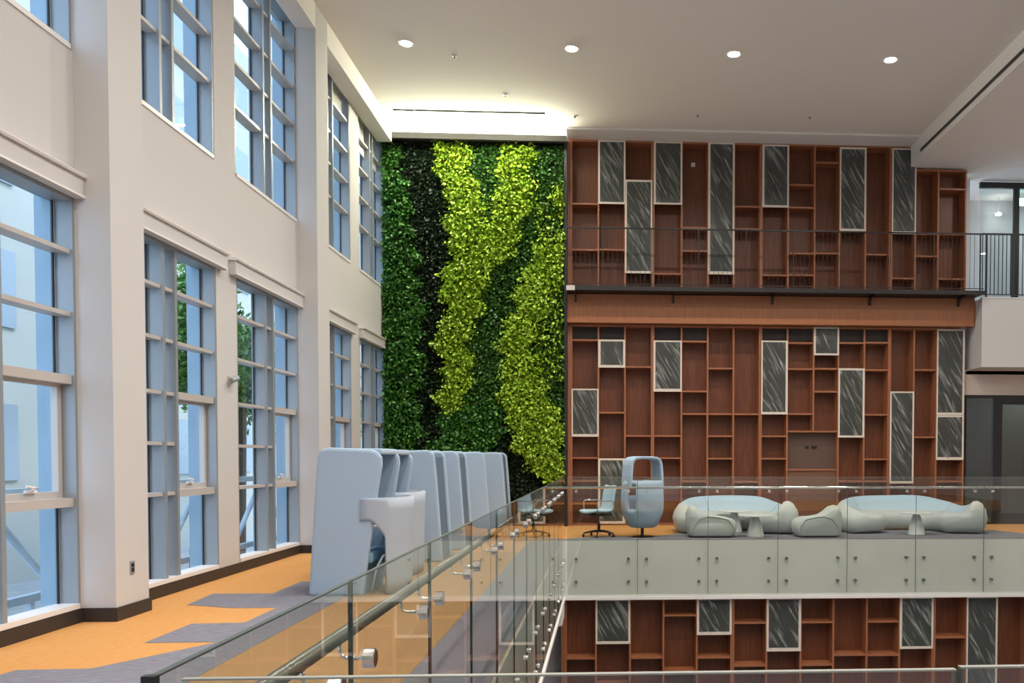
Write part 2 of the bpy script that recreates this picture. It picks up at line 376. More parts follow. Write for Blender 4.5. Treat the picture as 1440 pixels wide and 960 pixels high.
# ------------------------------------------------------------------ green wall
def inside(P, poly):
    x, y = P[:, 0], P[:, 1]; r = np.zeros(len(P), bool); n = len(poly)
    for i in range(n):
        (xa, ya), (xb, yb) = poly[i], poly[(i+1) % n]
        if ya == yb: continue
        c = ((ya > y) != (yb > y)) & (x < (xb-xa)*(y-ya)/(yb-ya)+xa); r ^= c
    return r
LIME = [[(-3.6, 8.3), (-2.88, 8.32), (-2.82, 7.64), (-2.56, 6.74), (-2.28, 6.47), (-2.44, 6.89), (-2.19, 7.5), (-2.19, 8.33), (-1.52, 8.35), (-1.49, 7.51), (-1.65, 6.75), (-1.98, 5.99), (-2.29, 5.68), (-2.52, 5.22), (-2.82, 4.45), (-2.87, 3.69), (-2.9, 3.08), (-2.97, 2.54), (-3.48, 2.54), (-3.48, 3.07), (-3.51, 3.99), (-3.41, 5.21), (-3.28, 6.27), (-3.37, 7.02), (-3.52, 7.62)],
  [(-0.84, 6.31), (-0.84, 5.32), (-1.19, 4.93), (-1.44, 4.16), (-1.53, 3.55), (-1.23, 3.09), (-1.0, 2.47), (-0.89, 1.55), (-0.83, 0.77), (-1.15, 0.9), (-1.61, 1.32), (-1.96, 1.93), (-2.18, 2.62), (-2.26, 3.24), (-2.17, 4.0), (-2.05, 4.61), (-1.76, 5.23), (-1.5, 6.07)],
  [(-1.13, 7.29), (-0.82, 7.3), (-0.82, 6.77), (-1.1, 6.84)]]
BRIGHT = [[(-3.48, 2.54), (-2.97, 2.54), (-2.3, 2.78), (-2.24, 2.16), (-2.3, 1.24), (-2.46, 1.08), (-3.64, 1.24), (-3.7, 1.77)], [(-4.76, 8.1), (-4.39, 7.76), (-4.17, 6.71), (-3.95, 5.2), (-3.93, 3.68), (-4.05, 1.54), (-4.1, 0.0), (-4.76, 0.0)]]
BLACK = [[(-4.45, 8.4), (-3.6, 8.38), (-3.28, 6.27), (-3.41, 5.21), (-3.51, 3.68), (-3.51, 2.46), (-3.7, 1.54), (-3.74, 0.0), (-4.1, 0.0), (-4.05, 1.54), (-3.93, 3.68), (-3.95, 5.2), (-4.17, 6.71), (-4.3, 7.46)], [(-2.27, 3.0), (-1.96, 1.93), (-1.61, 1.32), (-1.23, 0.93), (-0.83, 0.77), (-0.83, 0), (-2.46, 0), (-2.46, 1.08), (-2.24, 2.16)]]
rng = np.random.default_rng(3)
def leaves(name, P, size, mt, parent, depth, tilt=.9, yb=18.80):
    n = len(P)
    c = np.stack([P[:, 0], yb - rng.uniform(0, 1, n)**1.3 * depth, P[:, 1]], 1)
    # leaf axis droops forward and down, random in the plane
    a = rng.normal(0, tilt, n); ax = np.stack([np.sin(a), -rng.uniform(.15, .9, n), -np.cos(a) * .8], 1); ax /= np.linalg.norm(ax, axis=1)[:, None]
    r = rng.normal(0, 1, (n, 3)); r[:, 1] *= .4; s = np.cross(ax, r); s /= np.linalg.norm(s, axis=1)[:, None]
    nn = np.cross(ax, s); L = (size * rng.uniform(.6, 1.3, n))[:, None]; Wd = L * .30
    V = np.stack([c, c + ax*L*.35 + s*Wd + nn*L*.06, c + ax*L*.75 + s*Wd*.75 + nn*L*.04, c + ax*L, c + ax*L*.75 - s*Wd*.75 + nn*L*.04, c + ax*L*.35 - s*Wd + nn*L*.06], 1).reshape(-1, 3)
    V[:, 0] = np.clip(V[:, 0], XW+.004, -.83); V[:, 1] = np.minimum(V[:, 1], 18.83)
    off = np.array(parent.location); V = V - off
    base = (np.arange(n) * 6)[:, None]
    Fq = np.concatenate([base + np.array([0, 1, 2, 3]), base + np.array([0, 3, 4, 5])], 1).reshape(-1, 4)
    me = bpy.data.meshes.new(name); me.vertices.add(len(V)); me.vertices.foreach_set('co', V.ravel())
    me.loops.add(Fq.size); me.loops.foreach_set('vertex_index', Fq.ravel().astype(np.int32))
    me.polygons.add(len(Fq)); me.polygons.foreach_set('loop_start', np.arange(0, Fq.size, 4, dtype=np.int32)); me.polygons.foreach_set('loop_total', np.full(len(Fq), 4, np.int32))
    me.update(calc_edges=True); me.materials.append(mt)
    o = bpy.data.objects.new(name, me); C.objects.link(o); o.parent = parent; o['kind'] = 'stuff'
    return o
gw = thing('living_wall', 'tall living wall of dark green plants with lime green bands', 'plant wall', (-2.78, 18.85, 0))
MB().box(XW, -.86, 18.82, D+.3, 0, 8.30).build('planting_panel', M['soil'], gw)
MB().box(-.865, -.80, 18.62, D+.3, 0, 8.40).box(XW, -.865, 18.66, 18.70, 8.25, 8.30).build('edge_frame', M['black'], gw)
N = 115000
P = np.stack([rng.uniform(XW+.02, -.88, N), rng.uniform(.0, 8.22, N)], 1)
Q = P + rng.normal(0, .055, P.shape) + .07*np.stack([np.sin(P[:, 1]*5.1)+np.sin(P[:, 1]*11.7), np.sin(P[:, 0]*9)], 1)
lime = np.zeros(N, bool); bri = lime.copy(); blk = lime.copy()
for q in LIME: lime |= inside(Q, q)
for q in BRIGHT: bri |= inside(Q, q)
for q in BLACK: blk |= inside(Q, q)
u = rng.uniform(0, 1, N)
blk &= ~lime; bri &= ~(lime | blk); mid = ~(lime | blk | bri)
right = mid & (P[:, 0] > -1.5) & (u > .8) & (P[:, 1] > 3.2) & (P[:, 1] < 7)
lime |= right; mid &= ~right
leaves('lime_foliage', P[lime & (u < .9) | right], .078, leaf_mat('lime_leaves', [(.17, .32, .015), (.33, .53, .03), (.46, .64, .05), (.22, .42, .02)]), gw, .30)
leaves('leafy_foliage', P[bri & (u < .8)], .082, leaf_mat('fresh_green_leaves', [(.02, .09, .012), (.045, .17, .02), (.09, .27, .035), (.025, .12, .015)]), gw, .26)
leaves('green_foliage', P[mid & (u < .85)], .072, leaf_mat('green_leaves', [(.02, .075, .012), (.045, .14, .018), (.08, .21, .03), (.02, .09, .012)]), gw, .20)
leaves('dark_foliage', P[blk & (u < .75)], .07, leaf_mat('dark_leaves', [(.006, .016, .006), (.012, .03, .01), (.022, .045, .016)]), gw, .10)

# ------------------------------------------------------------------ bookcases
UB = [-0.80, -0.127, 0.458, 1.069, 1.709, 2.29, 2.868, 3.472, 4.077, 4.669, 5.231, 5.819, 6.393, 6.952, 7.473, 8.12]
UP = {0: [('s', 7.05), ('s', 6.05)], 1: [('f', 8.42, 7.06), ('s', 6.06)], 2: [('f', 7.57, 5.56)], 3: [('f', 8.42, 7.07), ('s', 5.55)], 4: [('s', 6.57), ('s', 6.06)], 5: [('f', 8.42, 5.56)], 6: [('s', 7.05), ('s', 6.56)], 7: [('f', 8.40, 7.05), ('s', 5.55)], 8: [('s', 7.55), ('s', 7.05), ('s', 6.04), ('s', 5.56)], 9: [('s', 8.05), ('s', 6.54), ('s', 6.05)], 10: [('f', 8.38, 6.55)], 11: [('s', 6.04)], 12: [('f', 8.38, 6.51), ('s', 5.52)], 13: [('s', 6.52), ('s', 6.02)], 14: [('s', 7.52), ('s', 6.52), ('s', 5.52)]}
MID = {0: [('d',), ('s', 4.08), ('f', 3.0, 1.97), ('s', 1.49), ('s', 0.98), ('s', 0.48)], 1: [('d',), ('f', 4.08, 3.49), ('s', 2.49), ('f', 1.47, 0.05)], 2: [('s', 3.5), ('s', 1.98), ('s', 0.98)], 3: [('d',), ('f', 4.07, 2.97), ('s', 1.98), ('s', 1.49)], 4: [('d',), ('s', 4.07), ('s', 2.97), ('s', 2.47), ('s', 0.97)], 5: [('s', 3.48), ('s', 2.47), ('s', 1.98), ('s', 1.48)], 6: [('s', 2.47), ('s', 0.96)], 7: [('d',), ('f', 4.09, 2.48), ('s', 1.98), ('s', 1.48)], 8: [('d',), ('s', 4.06), ('s', 3.48), ('s', 2.48), ('r', 2.09)], 9: [('f', 4.4, 3.8), ('s', 3.49), ('s', 2.98), ('r', 2.09)], 10: [('d',), ('s', 4.07), ('f', 3.49, 1.97), ('s', 0.97)], 11: [('d',), ('s', 4.08), ('s', 3.47), ('s', 2.47), ('s', 1.47), ('s', 0.97)], 12: [('f', 2.98, 0.94)], 13: [('s', 3.48), ('s', 1.97)], 14: [('f', 4.38, 2.48), ('f', 2.45, 1.47), ('s', 0.97), ('s', 0.47)]}
LB = [-0.788, -0.151, 0.475, 1.092, 1.711, 2.372, 3.01, 3.651, 4.268, 4.902, 5.524, 6.177, 6.805, 7.394, 8.028, 8.65, 9.27]
LOW = {0: [('s', -2.19), ('s', -3.2)], 1: [('f', -1.10, -1.91), ('s', -2.7)], 2: [('s', -2.19), ('s', -3.6)], 3: [('s', -1.41), ('s', -2.46), ('s', -3.4)], 4: [('f', -1.1, -1.76), ('s', -2.2), ('s', -3.1)], 5: [('s', -1.56), ('s', -2.36), ('s', -3.5)], 6: [('f', -1.11, -2.08), ('s', -3.0)], 7: [('s', -1.56), ('s', -2.36), ('s', -3.6)], 8: [('s', -2.18), ('s', -3.2)], 9: [('s', -1.56), ('s', -2.19), ('s', -3.1)], 10: [('f', -1.10, -2.06), ('s', -2.9)], 11: [('s', -1.87), ('s', -3.1)], 12: [('f', -1.1, -3.2)], 13: [('s', -2.9)], 14: [('s', -2.0)], 15: [('s', -2.4)]}
def case(label, bounds, cells, i0, i1, z0, z1, yf, depth=.36, ztops=None, group=None):
    x0, x1 = bounds[i0], bounds[i1]
    t = thing('bookcase', label, 'bookcase', ((x0+x1)/2, yf+depth/2, z0), group)
    e = .002; th = .036
    for i in range(i0, i1+1):
        zt = z1 if not ztops else min(ztops[min(i, i1-1)], ztops[max(i-1, i0)]) if i not in (i0, i1) else ztops[i if i == i0 else i1-1]
        # a divider stops where a wide cell bridges it
        zb = z0
        if i0 < i < i1 and any(c[0] == 'r' for c in cells.get(i, [])) and any(c[0] == 'r' for c in cells.get(i-1, [])): zb = 2.09
        xx0, xx1 = (bounds[i]+e, bounds[i]+th) if i == i0 else (bounds[i]-th, bounds[i]-e) if i == i1 else (bounds[i]-th/2, bounds[i]+th/2)
        if i == 0: xx1 = xx0 + .10
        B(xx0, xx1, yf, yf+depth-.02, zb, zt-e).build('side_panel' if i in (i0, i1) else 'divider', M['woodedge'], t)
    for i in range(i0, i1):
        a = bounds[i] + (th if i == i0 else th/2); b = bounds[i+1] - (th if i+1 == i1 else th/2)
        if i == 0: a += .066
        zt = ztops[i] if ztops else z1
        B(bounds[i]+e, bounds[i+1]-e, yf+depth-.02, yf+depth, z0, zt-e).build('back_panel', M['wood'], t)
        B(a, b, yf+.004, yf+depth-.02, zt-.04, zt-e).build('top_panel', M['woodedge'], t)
        B(a, b, yf+.004, yf+depth-.02, z0, z0+.035).build('bottom_panel', M['woodedge'], t)
        for c in cells.get(i, []):
            if c[0] == 's': B(a, b, yf+.006, yf+depth-.02, c[1]-.018, c[1]+.018).build('shelf', M['woodedge'], t)
            elif c[0] == 'r' :
                B(a if not (i > i0 and cells.get(i-1) and cells[i-1][-1][0] == 'r') else bounds[i]-th/2, b, yf+.006, yf+depth-.02, c[1]-.018, c[1]+.018).build('shelf', M['woodedge'], t)
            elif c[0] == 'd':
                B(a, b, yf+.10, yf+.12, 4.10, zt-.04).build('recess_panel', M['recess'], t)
            elif c[0] == 'f':
                zt2, zb2 = min(c[1], zt-.012), max(c[2], z0+.012)
                d = B(a+.006, b-.006, yf-.012, yf+.012, zb2, zt2).build('cabinet_door', M['door'], t)
                # tape border
                q = MB(); j = lambda: random.uniform(.030, .055)
                xa, xb = a-.022, b+.022; ya, yb = yf-.019, yf-.0135
                q.box(xa, xa+j(), ya, yb, zb2-.01, zt2+.01).box(xb-j(), xb, ya, yb, zb2-.01, zt2+.01)
                q.box(xa, xb, ya-.001, yb, zt2-j()*.6, zt2+.012).box(xa, xb, ya-.001, yb, zb2-.012, zb2+j())
                q.build('tape_border', M['tape'], d)
                nx, nz = 9, max(8, int((zt2-zb2)/.07)); V = []; Fc = []
                ph = random.uniform(0, 6)
                for r in range(nz+1):
                    for s_ in range(nx+1):
                        u_, v_ = s_/nx, r/nz; ed = min(u_, 1-u_, v_, 1-v_)*6; ed = min(1, ed)
                        xx = a+.01+(b-a-.02)*u_; zz = zb2+.005+(zt2-zb2-.01)*v_
                        yy = yf-.018-ed*(.012+.012*math.sin(xx*24+zz*15+ph)+.006*random.random())
                        V.append((xx, yy, zz))
                for r in range(nz):
                    for s_ in range(nx): k_ = r*(nx+1)+s_; Fc.append((k_, k_+1, k_+nx+2, k_+nx+1))
                MB().add(V, Fc).build('protective_film', M['film'], d, smooth=True)
    return t
GU, GM, GL = 'walnut bookcases on the upper level', 'walnut bookcases behind the sofas', 'walnut bookcases below the slab edge'
ZU0, ZU1 = 5.125, 8.438
case('walnut bookcase on upper level next to the plant wall', UB, UP, 0, 3, ZU0, ZU1, D, group=GU)
case('walnut bookcase on upper level with small white box inside, second from left', UB, UP, 3, 7, ZU0, ZU1, D, group=GU)
case('widest walnut bookcase on upper level, five columns, third from left', UB, UP, 7, 12, ZU0, ZU1, D, group=GU)
zt = {12: ZU1, 13: 7.95, 14: 7.95}
case('walnut bookcase on upper level under the lowered ceiling, stepped top', UB, UP, 12, 15, ZU0, ZU1, D, ztops=zt, group=GU)
ZM1 = 4.42
case('walnut bookcase behind the task chair, next to the plant wall', UB, MID, 0, 3, 0, ZM1, D, group=GM)
case('walnut bookcase behind the left curved sofa with one wrapped door', UB, MID, 3, 7, 0, ZM1, D, group=GM)
cw = case('walnut bookcase with wide screen niche between the two sofas', UB, MID, 7, 12, 0, ZM1, D, group=GM)
case('walnut bookcase left of the glass doors, behind the right sofa', UB, MID, 12, 15, 0, ZM1, D, group=GM)
case('walnut bookcase under the slab at lower left of the atrium', LB, LOW, 0, 5, -5.0, -1.088, 15.62, group=GL)
case('walnut bookcase under the slab in the middle of the lower level', LB, LOW, 5, 11, -5.0, -1.088, 15.62, group=GL)
case('walnut bookcase under the slab at lower right of the atrium', LB, LOW, 11, 16, -5.0, -1.088, 15.62, group=GL)
# niche back of the wide screen bay and its sockets
MB().box(UB[8]+.02, UB[10]-.02, D+.20, D+.215, 1.25, 2.07).build('niche_panel', mat('grey_brown_panel', (.115, .07, .05), .5), cw)
MB().box(UB[8]+.02, UB[10]-.02, D+.03, D+.20, 1.215, 1.25).build('niche_ledge', M['woodedge'], cw)
MB().box(UB[8]+.02, UB[10]-.02, D+.06, D+.08, .035, 1.215).build('niche_front', mat('brown_lower_panel', (.17, .085, .05), .4), cw)
for a, b in ((4.53, 4.61), (4.68, 4.80)): MB().box(a, b, D+.19, D+.20, 1.71, 1.77).build('socket', M['black'], cw)
t = thing('wall_sensor', 'small white square box fixed inside the upper bookcase', 'sensor', (1.99, D+.33, 8.05))
MB().box(1.94, 2.03, D+.30, D+.339, 8.0, 8.09).build('housing', M['white'], t, bevel=.006)
MB().lathe([(.018, 0), (.014, .0)], (1.985, D+.299, 8.045), 10).build('lens', M['black'], t)

# ------------------------------------------------------------------ wood band, walkway, railing
t = thing('wood_fascia', 'long plain wooden fascia band under the black walkway', 'fascia', (3.7, 18.7, 4.42))
MB().box(-.80, 8.235, 18.66, 18.70, 4.43, 5.045).build('face_board', M['woodband'], t)
MB().box(-.80, 8.235, 18.70, D-.005, 4.43, 4.46).build('bottom_board', M['woodband'], t)
t = thing('walkway', 'narrow black walkway slab running along the upper bookcases', 'walkway', (3.7, 18.5, 5.06))
MB().box(-.80, 8.249, 18.20, D-.002, 5.06, 5.122).build('deck', M['black'], t)
MB().box(-.80, 8.249, 18.185, 18.20, 5.04, 5.13).build('edge_channel', M['black'], t)
for x in (-.62, 1.50, 3.68, 5.85, 7.85):
    MB().prism([(18.24, 5.058), (18.655, 5.058), (18.655, 4.86), (18.62, 4.86), (18.56, 5.0), (18.24, 5.02)], 'x', x-.02, x+.02).build('bracket', M['black'], t)
MB().box(-.80, -.62, 18.17, 18.184, 5.03, 5.13).build('end_cover', M['sash'], t)
t = thing('railing', 'thin black metal railing in front of the upper bookcases', 'railing', (3.7, 18.22, 5.12))
RZ = 6.37
MB().box(-.80, 8.24, 18.205, 18.235, RZ-.03, RZ).build('top_rail', M['black'], t)
MB().box(-.78, 8.24, 18.215, 18.228, 5.17, 5.185).build('bottom_rail', M['black'], t)
px_ = [-.03, 1.0, 2.0, 3.03, 4.05, 5.08, 6.1, 7.12, 8.15]
for x in px_: MB().box(x-.010, x+.010, 18.206, 18.234, 5.123, RZ-.03).build('post', M['black'], t)
bal = [x for x in np.arange(-.70, 8.2, .098) if min(abs(x-p) for p in px_) > .04]
m0 = None
for x in bal:
    if m0 is None:
        m0 = MB().box(x-.0035, x+.0035, 18.218, 18.226, 5.186, RZ-.03).build('baluster', M['black'], t); xr = x
    else:
        c = m0.copy(); C.objects.link(c); c.location = m0.location + Vector((x-xr, 0, 0))

# ------------------------------------------------------------------ right side: gallery parapet, doors, upper partition
struct('wall_gallery_parapet', MB().box(8.26, 14, 18.34, 19.4, 3.50, 5.0), M['wall'])
struct('trim_gallery_cap', MB().box(8.255, 14, 18.33, 18.42, 5.0, 5.02), M['white'])
struct('wall_over_doors', MB().box(8.14, 14, D+.12, D+.3, 2.93, 3.50), M['pink'])
struct('wall_gallery_back', MB().box(8.16, 8.50, 19.6, 19.75, 3.5, ZL).box(8.16, 14, 21.2, 21.4, 5.0, ZL), M['wall'])
struct('floor_gallery', MB().box(8.14, 14, 19.4, 21.4, 4.9, 5.0), M['grey'])
struct('wall_room_behind_doors', MB().box(8.2, 14, 21.0, 21.2, 0, 3.5), mat('grey_room_wall', (.36, .36, .34), .8))
t = thing('railing', 'black balustrade with close upright bars on the white gallery parapet', 'railing', (9.5, 18.40, 5.02))
MB().box(8.26, 11.0, 18.385, 18.415, (RZ+.055)-.035, (RZ+.055)).build('top_rail', M['black'], t)
MB().box(8.26, 11.0, 18.39, 18.41, 5.08, 5.10).build('bottom_rail', M['black'], t)
for x in (8.37, 8.95, 9.55, 10.15, 10.75): MB().box(x-.018, x+.018, 18.385, 18.415, 5.021, (RZ+.055)-.035).build('post', M['black'], t)
for x in np.arange(8.28, 10.9, .0905):
    if min(abs(x-p) for p in (8.37, 8.95, 9.55, 10.15, 10.75)) > .03: MB().box(x-.008, x+.008, 18.394, 18.406, 5.101, (RZ+.055)-.035).build('baluster', M['black'], t)
def framed(name, label, x0, x1, y, z0, z1, mull, fw=.07, beam=None, g='dglass'):
    e = bpy.data.objects.new(name, None); C.objects.link(e); e.location = (x0, y, z0); e['kind'] = 'structure'
    m = MB().box(x0, x1, y-.04, y+.04, z1-(beam or fw), z1).box(x0, x1, y-.04, y+.04, z0, z0+fw*.6)
    for a, b in mull: m.box(a, b, y-.042, y+.042, z0, z1)
    m.build('door_frame', M['black'], e)
    B(x0, x1, y-.006, y+.006, z0+.04, z1-.05).build('door_glass', M[g], e)
    return e
d1 = framed('door_1', '', 8.17, 10.5, D+.10, 0, 2.93, [(8.17, 8.20), (8.82, 8.98), (9.78, 9.95)])
MB().box(8.98, 9.78, D+.06, D+.14, .05, .24).box(8.98, 9.78, D+.06, D+.14, 2.72, 2.86).box(8.98, 9.03, D+.06, D+.14, .24, 2.72).box(9.73, 9.78, D+.06, D+.14, .24, 2.72).build('door_leaf', M['black'], d1)
MB().box(9.62, 9.66, D-.04, D-.01, .75, 1.95).box(9.62, 9.66, D-.01, D+.055, .80, .84).box(9.62, 9.66, D-.01, D+.055, 1.86, 1.90).build('pull_handle', M['black'], d1)
d2 = framed('door_2', '', 8.78, 12, 19.7, 5.0, 7.95, [(9.60, 9.72), (11.5, 11.6)], beam=.13, g='wglass')
t = thing('exit_sign', 'small glowing green exit sign behind the upper glazed partition', 'sign', (10.2, 20.6, 7.8))
MB().box(10.10, 10.50, 20.58, 20.62, 7.68, 7.88).build('case', M['white'], t)
MB().box(10.11, 10.49, 20.574, 20.579, 7.69, 7.87).build('face', emit('green_sign_face', (.35, 1, .85), 5), t)
lm = thing('gallery_light', 'small oval ceiling light seen through upper partition glass', 'light', (9.80, 20.9, 7.55))
MB().lathe([(.02, .03), (.07, .03), (.07, 0), (.02, 0)], (9.80, 20.9, 7.55), 16).build('lens', M['lens'], lm)
MB().box(9.795, 9.805, 20.9, 20.91, 7.58, 7.99).build('stem', M['white'], lm)
lamp(11.5, 20.2, 7.9, 50, .5, (.9, 1, .97))
lamp(10.5, 20.2, 3.3, 14, .5, (.95, 1, .98))
B(8.2, 14, 19.0, 21.2, 3.40, 3.48).build('ceiling_room_behind', M['ceil'])['kind'] = 'structure'

# ------------------------------------------------------------------ glass balustrades
def puck(t, c, axis, r=.026, l=.05, m='chrome', name='standoff', cache={}):
    key = (axis, r, l, m)
    if key not in cache:
        a = Vector(c); d = Vector((l, 0, 0)) if axis == 'x' else Vector((0, l, 0))
        o = MB().tube([a-d/2, a-d/2+d*.06, a+d/2-d*.06, a+d/2], [r*.86, r, r, r*.86], 14).build(name, M[m], t)
        cache[key] = (o.data, Vector(c) - t.location); return o
    me, ref = cache[key]
    o = bpy.data.objects.new(name, me); C.objects.link(o); o.parent = t; o.location = Vector(c) - t.location - ref
    return o
ZG, ZP, ZA, ZB, ZT = 1.146, .889, -.333, -.749, .955
left = thing('glass_balustrade', 'long frameless glass balustrade running from lower left to the far corner', 'balustrade', (XG, 8, 0))
j = [1.40] + [2.4647 + i*1.1027 for i in range(13)]; j = [q for q in j if q < DE-.3] + [DE-.10]
for a, b in zip(j[:-1], j[1:]):
    gp = B(XG-.006, XG+.006, a+.004, b-.004, -.95, ZG).build('glass_panel', M['glass'], left)
    B(XG-.0062, XG+.0062, a+.004, b-.004, ZG+.0002, ZG+.004).build('top_edge', M['gedge'], gp)
    B(XG-.0065, XG+.0065, b-.003, b+.003, -.95, ZG).build('panel_joint', M['gedge'], gp)
    for y in (a+.15, b-.15):
        for z in (ZA, ZB): puck(left, (XG+.004, y, z), 'x', .022, .05)
for y in j[1:-1]:
    for s in (-.16, .16):
        p = puck(left, (XG+.010, y+s, ZP), 'x', .030, .036, name='rail_mount')
        br = MB().tube([(XG-.012, y+s, ZP), (XG-.055, y+s, ZP), (XG-.074, y+s, ZP+.006), (XG-.080, y+s, ZP+.022), (XG-.080, y+s, ZT-.02)], .006, 8).build('rail_bracket', M['chrome'], left, smooth=True)
MB().tube([(XG-.080, 1.62, ZT), (XG-.080, DE-.005, ZT)], .022, 16).build('handrail', M['steel'], left, smooth=True)
B(XG-.011, XG+.011, 1.385, 1.40, .9, ZG+.006).build('end_cap', M['black'], left)
far = thing('glass_balustrade', 'frameless glass balustrade along the slab edge in front of the sofas', 'balustrade', (5, DE-.05, 0))
YF = DE-.06
jf = [XG+.02] + [XG + .02 + .0 + i for i in []] + [1.8902 - 1.285*1 + i*1.285 for i in range(-0, 9)]
jf = [XG+.012, 1.8902-1.285*1] + [1.8902 + 1.285*i for i in range(8)]
jf = [-.672] + [q for q in jf if q > -.6]
for a, b in zip(jf[:-1], jf[1:]):
    gp = B(a+.004, b-.004, YF-.006, YF+.006, -.98, ZG).build('glass_panel', M['glass'], far)
    B(a+.004, b-.004, YF-.0062, YF+.0062, ZG+.0002, ZG+.004).build('top_edge', M['nedge'], gp)
    B(b-.0035, b+.0035, YF-.006, YF+.006, -.98, ZG).build('panel_joint', M['gedge'], gp)
    for x in (a+.165, b-.165):
        for z in (ZA, ZB): puck(far, (x, YF+.018, z), 'y', .025, .08, 'steel')
        puck(far, (x, YF+.01, ZP), 'y', .026, .05, name='rail_mount')
        MB().tube([(x, YF+.03, ZP), (x, YF+.07, ZP), (x, YF+.082, ZP+.02), (x, YF+.082, ZT-.02)], .006, 8).build('rail_bracket', M['chrome'], far)
MB().tube([(XG-.08, YF+.082, ZT), (10.9, YF+.082, ZT)], .024, 16).build('handrail', M['chrome'], far, smooth=True)
near = thing('glass_balustrade', 'near glass balustrade whose pale top edge crosses the bottom of the view', 'balustrade', (0, 1.385, 0))
for a, b in ((-.668, .585), (.592, 1.85)):
    z = ZG if a < 0 else ZG+.004
    gp = B(a, b, 1.379, 1.391, -.95, z).build('glass_panel', M['glass'], near)
    B(a, b, 1.3788, 1.3912, z+.0002, z+.003).build('top_edge', M['nedge'], gp)
    B(a if a > 0 else b-.004, (a if a > 0 else b-.004)+.004, 1.3785, 1.3915, .2, z).build('side_edge', M['gedge'], gp)
    for x in (a+.17, b-.17):
        for zz in (ZA, ZB): puck(near, (x, 1.40, zz), 'y', .026, .05)
# white box profile under the side slab lip
t = thing('cable_tray_end', 'white square box hanging at the end of the slab lip below the glass corner', 'box', (-.74, 14.6, -1.1))
MB().box(-.79, -.70, 14.2, 15.05, -1.66+.35, -1.09).build('housing', M['white'], t, bevel=.01)

# ------------------------------------------------------------------ furniture: sofas
def smooth_path(P, n):
    # Catmull-Rom through rows of P
    P = np.array(P, float); m = len(P); out = []
    for t_ in np.linspace(0, m-1, n):
        i = min(int(t_), m-2); f = t_-i
        p0, p1, p2, p3 = P[max(i-1, 0)], P[i], P[i+1], P[min(i+2, m-1)]
        out.append(.5*((2*p1)+(-p0+p2)*f+(2*p0-5*p1+4*p2-p3)*f*f+(-p0+3*p1-3*p2+p3)*f**3))
    return np.array(out)
def sofa_sweep(path, n=46):
    # path rows: x, y, back height, scale; outer side is to the left of travel
    Q = smooth_path(path, n); R = []; RI = []
    for i in range(n):
        x, y, h, s = Q[i]; d = Q[min(i+1, n-1)][:2] - Q[max(i-1, 0)][:2]; d /= np.linalg.norm(d); o = np.array([-d[1], d[0]])
        h = max(h, .44)
        prof = [(-.34, .02), (-.43, .12), (-.46, .26), (-.42, .35), (-.34, .395), (-.15, .39), (.02, .40), (.10, max(.42, h*.80)), (.17, h-.02), (.26, h), (.35, h-.05), (.43, h*.72), (.46, .30), (.42, .12), (.34, .02)]
        z0 = .3
        R.append([(x+o[0]*a*s, y+o[1]*a*s, z0+(b-z0)*s if s < 1 else b) for a, b in prof])
    return R
def capped(R):
    # rounded ends: shrink the outermost rings
    def extra(r0, r1):
        c = np.mean(np.array(r0), 0); dr = np.array(r0).mean(0)-np.array(r1).mean(0); dr /= np.linalg.norm(dr)
        return [[tuple(c+(np.array(p)-c)*k+dr*e) for p in r0] for k, e in ((.90, .10), (.70, .18), (.35, .23))]
    return extra(R[0], R[1])[::-1] + R + extra(R[-1], R[-2])
def fixz(R):
    return [[(p[0], p[1], max(p[2], .02)) for p in r] for r in R]
def sofa(label, path, loc, group):
    t = thing('curved_sofa', label, 'sofa', (*loc, 0), group)
    R = fixz(capped(sofa_sweep(path)))
    body = MB().rings(R)
    o = body.build('body', M['sofa'], t, smooth=True)
    # light-blue seat and inner-back faces: second material on the inner strip of the profile
    o.data.materials.append(M['sofain'])
    n = 15; nr = len(R)
    for k_, p in enumerate(o.data.polygons):
        if len(p.vertices) == 4:
            q = k_ % n
            if 6 <= q <= 8 and 6 <= k_//n <= nr-8: p.material_index = 1
    MB().tube([tuple(np.array(r[12])*[1, 1, 0]+[0, 0, .02]) for r in R[4:-4]], .008, 6).build('base_piping', M['seam'], t)
    for kk in (.30, .68):
        r = R[int(nr*kk)]; MB().tube([r[q] for q in (5, 6, 7, 8, 9)], .006, 6).build('seam', M['seam'], t)
    return t
GS = 'curved lounge sofas'
sofa('curved pale sofa at left with two round tables before it', [(1.86, 16.85, .50, 1), (1.84, 17.15, .60, 1), (2.05, 17.52, .68, 1), (2.45, 17.74, .70, 1), (2.85, 17.78, .70, 1), (3.12, 17.66, .68, 1), (3.34, 17.40, .58, 1), (3.42, 17.15, .54, 1), (3.43, 16.90, .62, 1), (3.36, 16.62, .66, 1)], (2.6, 17.3), GS)
sofa('curved pale sofa at right with one round table before it', [(5.22, 16.72, .46, 1), (5.15, 17.02, .54, 1), (5.24, 17.42, .64, 1), (5.60, 17.72, .69, 1), (6.1, 17.80, .70, 1), (6.62, 17.72, .70, 1), (6.98, 17.44, .60, 1), (7.12, 17.15, .52, 1), (7.18, 16.85, .58, 1), (7.12, 16.55, .66, 1)], (6.1, 17.3), GS)
